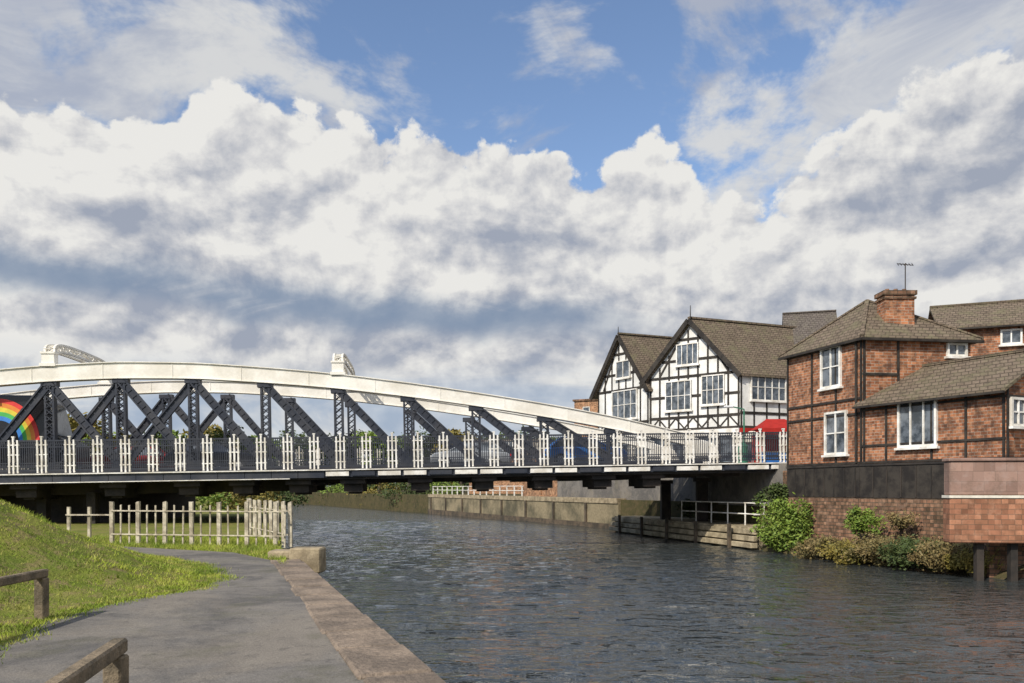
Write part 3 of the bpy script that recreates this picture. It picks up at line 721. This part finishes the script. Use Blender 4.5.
# ---------------------------------------------------------------- vegetation
def leaves(c,rad,n,size,clumps=10,seed=0):
    rnd=random.Random(seed); m=MB(); cl=[]
    for _ in range(clumps):
        while True:
            p=Vector((rnd.uniform(-1,1),rnd.uniform(-1,1),rnd.uniform(-1,1)))
            if p.length<.85 : break
        cl.append((Vector((p.x*rad[0],p.y*rad[1],p.z*rad[2])),rnd.uniform(.22,.5)))
    for i in range(n):
        cc,r=rnd.choice(cl); d=Vector((rnd.gauss(0,1),rnd.gauss(0,1),rnd.gauss(0,1))).normalized()*rnd.uniform(.5,1.15)
        if rnd.random()<.06: d*=1.35
        p=Vector(c)+cc+Vector((d.x*rad[0]*r,d.y*rad[1]*r,d.z*rad[2]*r))
        a=Vector((rnd.gauss(0,1),rnd.gauss(0,1),rnd.gauss(0,1))).normalized(); b=a.orthogonal().normalized(); s=size*rnd.uniform(.6,1.3)
        m.add([p-a*s,p+b*s*.5,p+a*s,p-b*s*.5],[(0,1,2,3)])
    return m
def bush(px,py,Y,rx,rz,matn,label,n=1600,size=.09,seed=1,group=None,ry=.8,clumps=14,sprigs=0):
    x=(px-512)/F0*Y; z=CZ+(HZ-py)/F0*Y
    t=thing('bush',label,'bush',(x,Y,max(.1,z-rz)),group)
    fo=leaves((x,Y,z),(rx,rx*ry,rz),n,size,clumps,seed)
    rnd=random.Random(seed+500)
    for k in range(sprigs):
        a=Vector((x+rnd.uniform(-.8,.8)*rx,Y+rnd.uniform(-.7,.3)*rx,z+rnd.uniform(-.6,.3)*rz)); b=a+Vector((rnd.gauss(0,.16),rnd.gauss(0,.16),rnd.uniform(.15,.55)))
        fo.tube(a,b,.012,.005,3)
        for q in range(5):
            p=a.lerp(b,.4+.12*q)+Vector((rnd.gauss(0,.04),rnd.gauss(0,.04),0)); u=Vector((rnd.gauss(0,1),rnd.gauss(0,1),rnd.gauss(0,1))).normalized()*.05; v=u.orthogonal().normalized()*.025
            fo.add([p-u,p+v,p+u,p-v],[(0,1,2,3)])
    fo.build('foliage',matn,t)
    m=MB(); rnd=random.Random(seed)
    for k in range(5): m.tube((x,Y,max(.1,z-rz)-.1),(x+rnd.uniform(-.6,.6)*rx,Y+rnd.uniform(-.4,.4)*rx,z+rnd.uniform(0,.5)*rz),.03,.01,5)
    m.build('stems','bark',t)
bush(786,525,34.6,1.45,1.25,'leaf','large round bright green bush at the water by the brick house corner',7000,.085,1,clumps=28,sprigs=60)
bush(776,495,36.2,.85,.85,'leafd','dark green shrub above the large bright bush under the bridge end',2200,.085,2)
bush(862,520,30.0,.7,.62,'leaf','small green shrub climbing the old brick river wall',2000,.062,3,sprigs=30)
bush(824,549,31.6,1.1,.55,'leafb','brown dry shrub right of the large bright green bush',2600,.065,4,clumps=24,sprigs=90)
bush(852,553,29.8,1.1,.5,'leafy','low yellowish clump beneath the small shrub on the wall',2400,.065,5,clumps=24,sprigs=90)
bush(884,549,28.6,1.3,.6,'leafb','brown tangled shrub at the middle of the right bank',3200,.062,6,clumps=28,sprigs=120)
bush(914,553,27.4,1.2,.58,'leafd','dark green bush left of the sandstone wall',2800,.062,7,clumps=24,sprigs=80)
bush(944,556,26.2,1.1,.6,'leafb','brown scrub just left of the sandstone wall piers',2800,.06,8,clumps=24,sprigs=90)
bush(972,562,25.3,.8,.45,'leafy','yellowish scrub against the dark piers of the sandstone wall',1800,.06,18,clumps=18,sprigs=50)
bush(690,508,46,.8,.5,'leafd','small dark shrub behind the landing stage handrail',900,.08,9)
bush(902,522,28.9,.6,.35,'leafb','thin dry shrub on the old river wall above the brown tangle',900,.055,19,sprigs=30)
def tree_proto(name,matn,h,r,seed):
    rnd=random.Random(seed)
    t=thing(name,'x','tree',(0,0,0)); 
    m=MB(); m.tube((0,0,0),(.1,0,h*.5),.05*r+.1,.04*r+.04,7)
    for k in range(6):
        a=rnd.uniform(0,6.28); zz=h*rnd.uniform(.25,.5); m.tube((.05,0,zz),(math.cos(a)*r*.6,math.sin(a)*r*.6,zz+h*.28),.035*r+.03,.03,5)
    m.build('trunk','bark',t)
    leaves((0,0,h*.62),(r,r,h*.40),2600,.26,22,seed).build('crown',matn,t)
    return t
protos=[('leafd',10,4,11),('leaf',9,3.6,12),('leafy',8,3.2,13),('leafd',12,4.2,14)]
PR=[tree_proto('broadleaf_tree',a,b,c,d) for a,b,c,d in protos]
spots=[(70,408,120,2),(98,424,120,1),(118,432,110,2),(150,432,150,0),(176,428,160,1),(205,424,160,2),(232,427,150,0),(262,433,170,1),(292,430,165,0),(322,435,180,3),(352,432,170,0),(380,429,165,1),(409,429,160,3),(436,432,150,0),(462,429,140,2),(489,434,140,0),(512,428,130,3),(538,432,125,0),(562,435,120,1),(590,438,110,0),(25,430,100,0),(0,424,100,3),(-25,420,100,1)]
adj=['dark','green','yellowing','tall dark']
used=set()
for i,(px,py,Y,k) in enumerate(spots):
    o=PR[k] if k not in used else copy_tree(PR[k]); used.add(k)
    h=(HZ-py)/F0*Y+.8; sc=h/protos[k][1]*1.02
    o.location=((px-512)/F0*Y,Y,2.0 if px>100 else 1.2); s=max(.55,sc); o.scale=(s*1.15,s*1.15,s); o.rotation_euler=(0,0,i*1.7)
    left_n=sum(1 for q in spots if q[0]<px)
    o['label']=f'{adj[k]} distant tree behind the bridge, {ORD[left_n]} from the left in the row'; o['group']='trees beyond the bridge'
for i,(px,py,Y,rx,rz,mm) in enumerate([(135,499,52,3.2,1.5,'leafd'),(185,498,56,3,1.5,'leaf'),(232,497,62,3.2,1.4,'leafy'),(275,496,70,3.2,1.4,'leafd'),(318,493,150,7,3,'leafd'),(348,493,135,6,2.8,'leaf'),(380,493,118,5,2.4,'leafy'),(408,493,104,4,2,'leafd'),(438,488,106,3.5,1.8,'leaf')]):
    bush(px,py,Y,rx,rz,mm,f'riverside bush seen under the bridge deck, {ORD[i]} from the left',1300,.17,20+i,'bushes seen under the bridge')
t=leaves((0,0,0),(60,5,2.2),6000,.6,90,44)
for i,v in enumerate(t.v): t.v[i]=(v[0]-20,v[1]+230,v[2]+4)
tag(t.build('distant_woodland','leafd'),'dark distant woodland along the horizon behind the bridge','woodland',kind='stuff')
t=thing('brick_building','small square buff brick block rising behind the bridge left of the gables','building',(9,85,2))
FD=Frame((6.7,86),(9.9,84.5)); MB().fbox(FD,0,FD.L,2,12.1,-5,0).build('wall','buff',t); MB().fbox(FD,-.15,FD.L+.15,12.1,12.3,-5.15,.15).build('parapet','brick_old',t)
window(FD,(583,407,590,413),t,1,1,o=.02)
t=thing('distant_house','low distant house with a slate roof behind the middle of the bridge','house',(-4,110,2))
FG=Frame((-6,112),(4,110)); eaves(FG,8,2,7.4,9.6,t,'buff','slate')
for r in ((485,441,493,449),(505,441,513,449),(525,441,533,449)): window(FG,r,t,2,1,o=.02)
# ---------------------------------------------------------------- cars
def car(paint,label):
    t=thing('car',label,'car',(0,0,0))
    pr_=[(-2.1,.35),(-2.12,.75),(-1.95,.92),(-1.1,1.0),(1.3,.98),(2.0,.85),(2.12,.6),(2.1,.3)]
    MB().sidepoly(pr_[::-1],-.86,.86).build('body',paint,t,bevel=.08)
    c=MB(); lo=[(-1.75,.97),(1.15,.97)]; hi=[(-1.2,1.42),(.35,1.44)]
    c.hexa([(lo[0][0],-.8,.96),(lo[1][0],-.8,.96),(lo[1][0],.8,.96),(lo[0][0],.8,.96),(hi[0][0],-.62,1.4),(hi[1][0],-.62,1.4),(hi[1][0],.62,1.4),(hi[0][0],.62,1.4)])
    c.build('windows','glass',t)
    r=MB(); r.box(hi[0][0]-.03,hi[1][0]+.03,-.64,.64,1.4,1.47)
    for y in (-1,1):
        r.beam((-1.75,.8*y,.97),(-1.2,.63*y,1.42),.07,.07); r.beam((1.15,.8*y,.97),(.35,.63*y,1.42),.07,.07); r.beam((-.3,.81*y,.97),(-.3,.635*y,1.42),.06,.06)
    r.build('roof',paint,t,bevel=.02)
    for x in (-1.3,1.3):
        for y in (-1,1):
            wo=MB().tube((x,y*.7,.32),(x,y*.9,.32),.32,n=16).build('wheel','rubber',t); MB().tube((x,y*.89,.32),(x,y*.915,.32),.19,n=12).build('rim','steel',wo)
    for y in (-.65,.65):
        MB().box(2.03,2.14,y-.15,y+.15,.62,.74).build('headlight','lamp_w',t); MB().box(-2.14,-2.05,y-.12,y+.12,.68,.84).build('tail_light','lamp_r',t)
    return t
ang=math.atan2(e.y,e.x)
def onb(o,px,t_,fl=0):
    s=bs(px,t_); p=P0+e*s+nn*t_; o.location=(p.x,p.y,BZ+SL*s+.055); o.rotation_euler=(0,0,ang+(math.pi if fl else 0))
onb(car('carblue','blue car crossing the right part of the bridge'),583,T1+1.7)
onb(car('carsilver','silver car crossing the bridge below the middle truss posts'),470,T2-1.7,1)
onb(car('carblack','black car on the bridge left of the middle'),215,T1+1.7)
onb(car('carred','dark red car on the far lane of the bridge near the left'),130,T2-1.7,1)
vt=thing('van','tall dark van with a rainbow arc on its side at the bridge\'s left end','van',(0,0,0))
MB().sidepoly([(-3.4,.4),(-3.4,3.5),(-3.2,3.65),(1.9,3.65),(2.2,3.4),(2.6,1.8),(3.3,1.45),(3.4,.4)][::-1],-1,1).build('body','carblack',vt,bevel=.06)
MB().hexa([(2.36,-.85,1.9),(2.63,-.85,1.84),(2.63,.85,1.84),(2.36,.85,1.9),(2.2,-.8,3.2),(2.30,-.8,3.2),(2.30,.8,3.2),(2.2,.8,3.2)]).build('windscreen','glass',vt)
for i,c in enumerate(('rb_red','rb_orange','rb_yellow','rb_green','rb_blue')):
    r1=1.75-.18*i; r0=r1-.18; m=MB(); N=28
    for k in range(N):
        a=math.pi*k/N;b=math.pi*(k+1)/N
        m.add([(r*math.cos(q)+.2,y,1.55+r*math.sin(q)*1.1) for y in (-1.02,-1.004) for q,r in ((a,r0),(a,r1),(b,r1),(b,r0))],[(0,1,2,3),(4,7,6,5),(0,4,5,1),(2,6,7,3)])
    m.build('rainbow_band',c,vt)
for x in (-2.3,2.3):
    for y in (-1,1): MB().tube((x,y*.8,.38),(x,y*1.02,.38),.38,n=16).build('wheel','rubber',vt)
onb(vt,6,T1+1.35)
# ---------------------------------------------------------------- street things right
def parasol(px,py,Y,r,label,mm):
    x=(px-512)/F0*Y; z=CZ+(HZ-py)/F0*Y
    t=thing('parasol',label,'parasol',(x,Y,SZ))
    MB().tube((x,Y,SZ),(x,Y,z),.03).build('pole','steel',t)
    m=MB(); n=8; ring=[(x+r*math.cos(6.283*i/n),Y+r*math.sin(6.283*i/n),z-.5) for i in range(n)]
    low=[(a,b,c-.25) for a,b,c in ring]
    m.add(ring+[(x,Y,z)]+low,[(i,(i+1)%n,n) for i in range(n)]+[(n+1+i,n+1+(i+1)%n,(i+1)%n,i) for i in range(n)]); m.build('canopy',mm,t)
parasol(752,430,47,1.0,'cream parasol just left of the red market stall','cream')
st=thing('market_stall','red canopied market stall beside the brick house at the bridge end','market stall',(14.6,44.5,SZ))
x0,x1,y0,y1=(763-512)/F0*44,(800-512)/F0*44,44,46
for x in (x0+.05,x1-.05):
    for y in (y0+.05,y1-.05): MB().tube((x,y,SZ),(x,y,SZ+2.1),.035).build('leg','steel',st)
zm=SZ+2.75; ze=SZ+2.15
MB().add([(x0-.1,y0-.15,ze),(x1+.1,y0-.15,ze),(x1-.5,45,zm),(x0+.5,45,zm),(x0-.1,y1+.15,ze),(x1+.1,y1+.15,ze),(x0-.1,y0-.15,ze-.25),(x1+.1,y0-.15,ze-.25)],[(0,1,2,3),(1,5,2),(5,4,3,2),(4,0,3),(6,7,1,0)]).build('canopy','red',st)
MB().box(x0,x1,y0+.3,y0+1,SZ+.8,SZ+.9).build('counter','railwood',st); MB().box(x0,x1,y0+.28,y0+.3,SZ+.1,SZ+.85).build('counter_cloth','carblue',st)
MB().box(x0,x1,y1-.05,y1,SZ+.1,SZ+1.95).build('back_cloth','red',st)
t=thing('litter_bin','green domed litter bin left of the red market stall','bin',(12.4,43,SZ)); MB().tube((12.4,43,SZ),(12.4,43,SZ+1.1),.28,n=14).build('body','teal',t); MB().tube((12.4,43,SZ+1.1),(12.4,43,SZ+1.3),.3,.12,14).build('lid','teal',t)
def lamp(px,Y,h,label):
    x=(px-512)/F0*Y; t=thing('street_lamp',label,'street lamp',(x,Y,SZ)); MB().tube((x,Y,SZ),(x,Y,SZ+h),.07,.04).build('post','teal',t)
    MB().beam((x,Y,SZ+h),(x-.7,Y,SZ+h+.15),.06,.06).build('arm','teal',t); MB().box(x-1.1,x-.6,Y-.1,Y+.1,SZ+h+.08,SZ+h+.2).build('lantern','lamp_w',t,bevel=.03)
lamp(744,44,3.2,'short street lamp in front of the timber building')
# ---------------------------------------------------------------- camera
cd=bpy.data.cameras.new('camera'); cam=bpy.data.objects.new('camera',cd); col.objects.link(cam); bpy.context.scene.camera=cam
cd.sensor_width=36; cd.lens=F0/1024*36; cd.clip_end=6000; cd.clip_start=.05
cam.location=(0,0,CZ); cam.rotation_euler=(R(90),0,0); cd.shift_y=(HZ-341.5)/1024
# ---------------------------------------------------------------- sun & sky
S=Vector((-.55,-.72,.74)).normalized()
ld=bpy.data.lights.new('sun','SUN'); ld.energy=4.4; ld.angle=R(.6); ld.color=(1,.93,.82)
lo=bpy.data.objects.new('sun',ld); col.objects.link(lo); lo.rotation_euler=S.to_track_quat('Z','Y').to_euler(); lo.location=(-20,-20,30)
wd=bpy.data.worlds.new('World'); bpy.context.scene.world=wd; wd.use_nodes=True; nt=NT(wd.node_tree); nt.dim='2D'
for n in list(wd.node_tree.nodes): wd.node_tree.nodes.remove(n)
tc=nt.n('ShaderNodeTexCoord'); sp=nt.n('ShaderNodeSeparateXYZ'); nt.l(tc.outputs['Generated'],sp.inputs[0])
az=nt.m('ARCTAN2',sp.outputs[0],sp.outputs[1]); el=nt.m('ARCSINE',nt.m('MAXIMUM',sp.outputs[2],-.999))
def curve(pts,x):
    fc=nt.n('ShaderNodeFloatCurve'); c=fc.mapping.curves[0]
    P=[((math.atan((px-512)/F0)+1)/2,val) for px,val in pts]
    while len(c.points)<len(P): c.points.new(.5,.5)
    for q,(a,b) in zip(c.points,sorted(P)): q.location=(a,b)
    fc.mapping.update(); nt.l(nt.m('MULTIPLY',nt.m('ADD',x,1.0),.5,0,True),fc.inputs['Value']); return fc.outputs[0]
def E_(px,py): a=math.atan((px-512)/F0); return math.atan((HZ-py)/F0*math.cos(a))
tops=[(-150,100),(0,82),(60,98),(120,118),(160,128),(195,104),(240,84),(290,98),(340,126),(400,142),(440,160),(500,152),(555,146),(590,158),(630,142),(665,140),(690,168),(710,188),(760,184),(830,164),(850,136),(890,96),(940,76),(1024,50),(1180,70)]
etop=curve([(a,E_(a,b)) for a,b in tops],az)
def P2(sx,sy,ox=0,oy=0): return nt.xyz(nt.m('MULTIPLY_ADD',az,sx,ox),nt.m('MULTIPLY_ADD',el,sy,oy))
pv=P2(1,1.25)
n1=nt.noise(pv,6.5,10,.6,.12); n1b=nt.noise(P2(1,1.25,-.014,.025),6.5,10,.6,.12)
def vor(v,sc):
    nd=nt.n('ShaderNodeTexVoronoi',feature='SMOOTH_F1',voronoi_dimensions='2D'); nt.l(v,nd.inputs['Vector']); nd.inputs['Scale'].default_value=sc; nd.inputs['Smoothness'].default_value=.3; return nd.outputs['Distance']
wob=nt.n('ShaderNodeTexNoise',noise_dimensions='2D'); nt.l(pv,wob.inputs['Vector']); wob.inputs['Scale'].default_value=13; wob.inputs['Detail'].default_value=6; wob.inputs['Roughness'].default_value=.6
def addv(v,k):
    sc=nt.n('ShaderNodeVectorMath',operation='SCALE'); nt.l(wob.outputs['Color'],sc.inputs[0]); sc.inputs['Scale'].default_value=k
    ad=nt.n('ShaderNodeVectorMath',operation='ADD'); nt.l(v,ad.inputs[0]); nt.l(sc.outputs[0],ad.inputs[1]); return ad.outputs[0]
v1=vor(addv(pv,.07),15); v1b=vor(addv(P2(1,1.25,-.012,.02),.07),15)
v2=vor(addv(pv,.04),34); v2b=vor(addv(P2(1,1.25,-.006,.011),.04),34)
d=nt.m('SUBTRACT',etop,el)
d=nt.m('ADD',d,nt.m('MULTIPLY',nt.m('SUBTRACT',n1,.5),.13))
d=nt.m('ADD',d,nt.m('MULTIPLY',nt.m('SUBTRACT',.42,v1),.05)); d=nt.m('ADD',d,nt.m('MULTIPLY',nt.m('SUBTRACT',.4,v2),.02))
alpha=nt.smooth(d,-.002,.010)
n2=nt.noise(P2(1.0,1.9,5,2),3.0,7,.6,.25)
thr=curve([(-150,.44),(0,.37),(150,.40),(260,.46),(340,.52),(450,.49),(560,.51),(640,.62),(700,.50),(800,.40),(900,.34),(1024,.29)],az)
hi_=nt.m('MULTIPLY',nt.smooth(nt.m('SUBTRACT',n2,thr),-.01,.13),.92)
rel=nt.m('ADD',nt.m('MULTIPLY',nt.m('SUBTRACT',n1,n1b),2.6),nt.m('ADD',nt.m('MULTIPLY',nt.m('SUBTRACT',v1b,v1),.45),nt.m('MULTIPLY',nt.m('SUBTRACT',v2b,v2),.3)))
edge_=nt.smooth(d,.0,.15,1.0,0.0)
n3=nt.noise(P2(1,2.2,9,1),3.4,7,.62,.4)
lit=nt.m('ADD',nt.m('ADD',.56,rel),nt.m('MULTIPLY',edge_,.28)); lit=nt.m('ADD',lit,nt.m('MULTIPLY',nt.m('SUBTRACT',n3,.5),1.5))
lit=nt.m('SUBTRACT',lit,nt.m('MULTIPLY',nt.smooth(az,.30,.55),.15))
lit=nt.m('ADD',lit,nt.m('MULTIPLY',nt.m('MULTIPLY',nt.smooth(nt.m('ABSOLUTE',nt.m('ADD',az,.27)),.05,.28,1.0,0.0),nt.smooth(el,.26,.36)),.18),0,True)
rmp=nt.n('ShaderNodeValToRGB'); nt.l(lit,rmp.inputs[0]); cr=rmp.color_ramp; cr.elements[0].position=.10; cr.elements[0].color=(.37,.41,.50,1); cr.elements[1].position=.94; cr.elements[1].color=(.88,.87,.84,1)
q=cr.elements.new(.40); q.color=(.53,.55,.60,1); q=cr.elements.new(.66); q.color=(.71,.71,.72,1)
cc=rmp.outputs[0]
bandn=nt.noise(P2(1,4.5,3,7),2.6,7,.62,.6)
ctr=nt.m('ADD',.205,nt.m('MULTIPLY',az,-.05))
b1=nt.m('MULTIPLY',nt.smooth(nt.m('ABSOLUTE',nt.m('SUBTRACT',nt.m('ADD',el,nt.m('MULTIPLY',nt.m('SUBTRACT',n1,.5),.06)),ctr)),.004,.036,1.0,0.0),nt.smooth(bandn,.34,.54))
b1=nt.m('MULTIPLY',b1,nt.smooth(az,-.0,.25,1.0,.1))
cc=nt.mix(nt.m('MULTIPLY',b1,.85),cc,(.23,.31,.44,1))
low=nt.smooth(el,.10,.17,1.0,0.0)
lowc=nt.mix(nt.smooth(bandn,.38,.62),(.42,.52,.66,1),(.82,.82,.80,1))
cc=nt.mix(nt.m('MULTIPLY',low,.75),cc,lowc)
sky=nt.n('ShaderNodeTexSky',sky_type='NISHITA'); sky.sun_disc=False; sky.sun_elevation=math.asin(S.z); sky.sun_rotation=math.atan2(S.x,S.y); sky.altitude=50
tint=nt.mix(1.0,sky.outputs[0],(1.08,1.12,1.20,1),'MULTIPLY')
bg1=nt.n('ShaderNodeBackground'); nt.l(tint,bg1.inputs[0]); bg1.inputs[1].default_value=.14
bg2=nt.n('ShaderNodeBackground'); nt.l(cc,bg2.inputs[0]); bg2.inputs[1].default_value=.93
bg3=nt.n('ShaderNodeBackground'); nt.l(nt.mix(nt.smooth(n3,.38,.64),(.46,.50,.60,1),(.78,.78,.77,1)),bg3.inputs[0]); bg3.inputs[1].default_value=.9
ms=nt.n('ShaderNodeMixShader'); nt.l(hi_,ms.inputs[0]); nt.l(bg1.outputs[0],ms.inputs[1]); nt.l(bg3.outputs[0],ms.inputs[2])
ms2=nt.n('ShaderNodeMixShader'); nt.l(alpha,ms2.inputs[0]); nt.l(ms.outputs[0],ms2.inputs[1]); nt.l(bg2.outputs[0],ms2.inputs[2])
ow=nt.n('ShaderNodeOutputWorld'); nt.l(ms2.outputs[0],ow.inputs[0])
wd.cycles.sampling_method='MANUAL'; wd.cycles.sample_map_resolution=512
sc=bpy.context.scene; sc.view_settings.view_transform='Standard'; sc.view_settings.look='None'; sc.view_settings.exposure=0
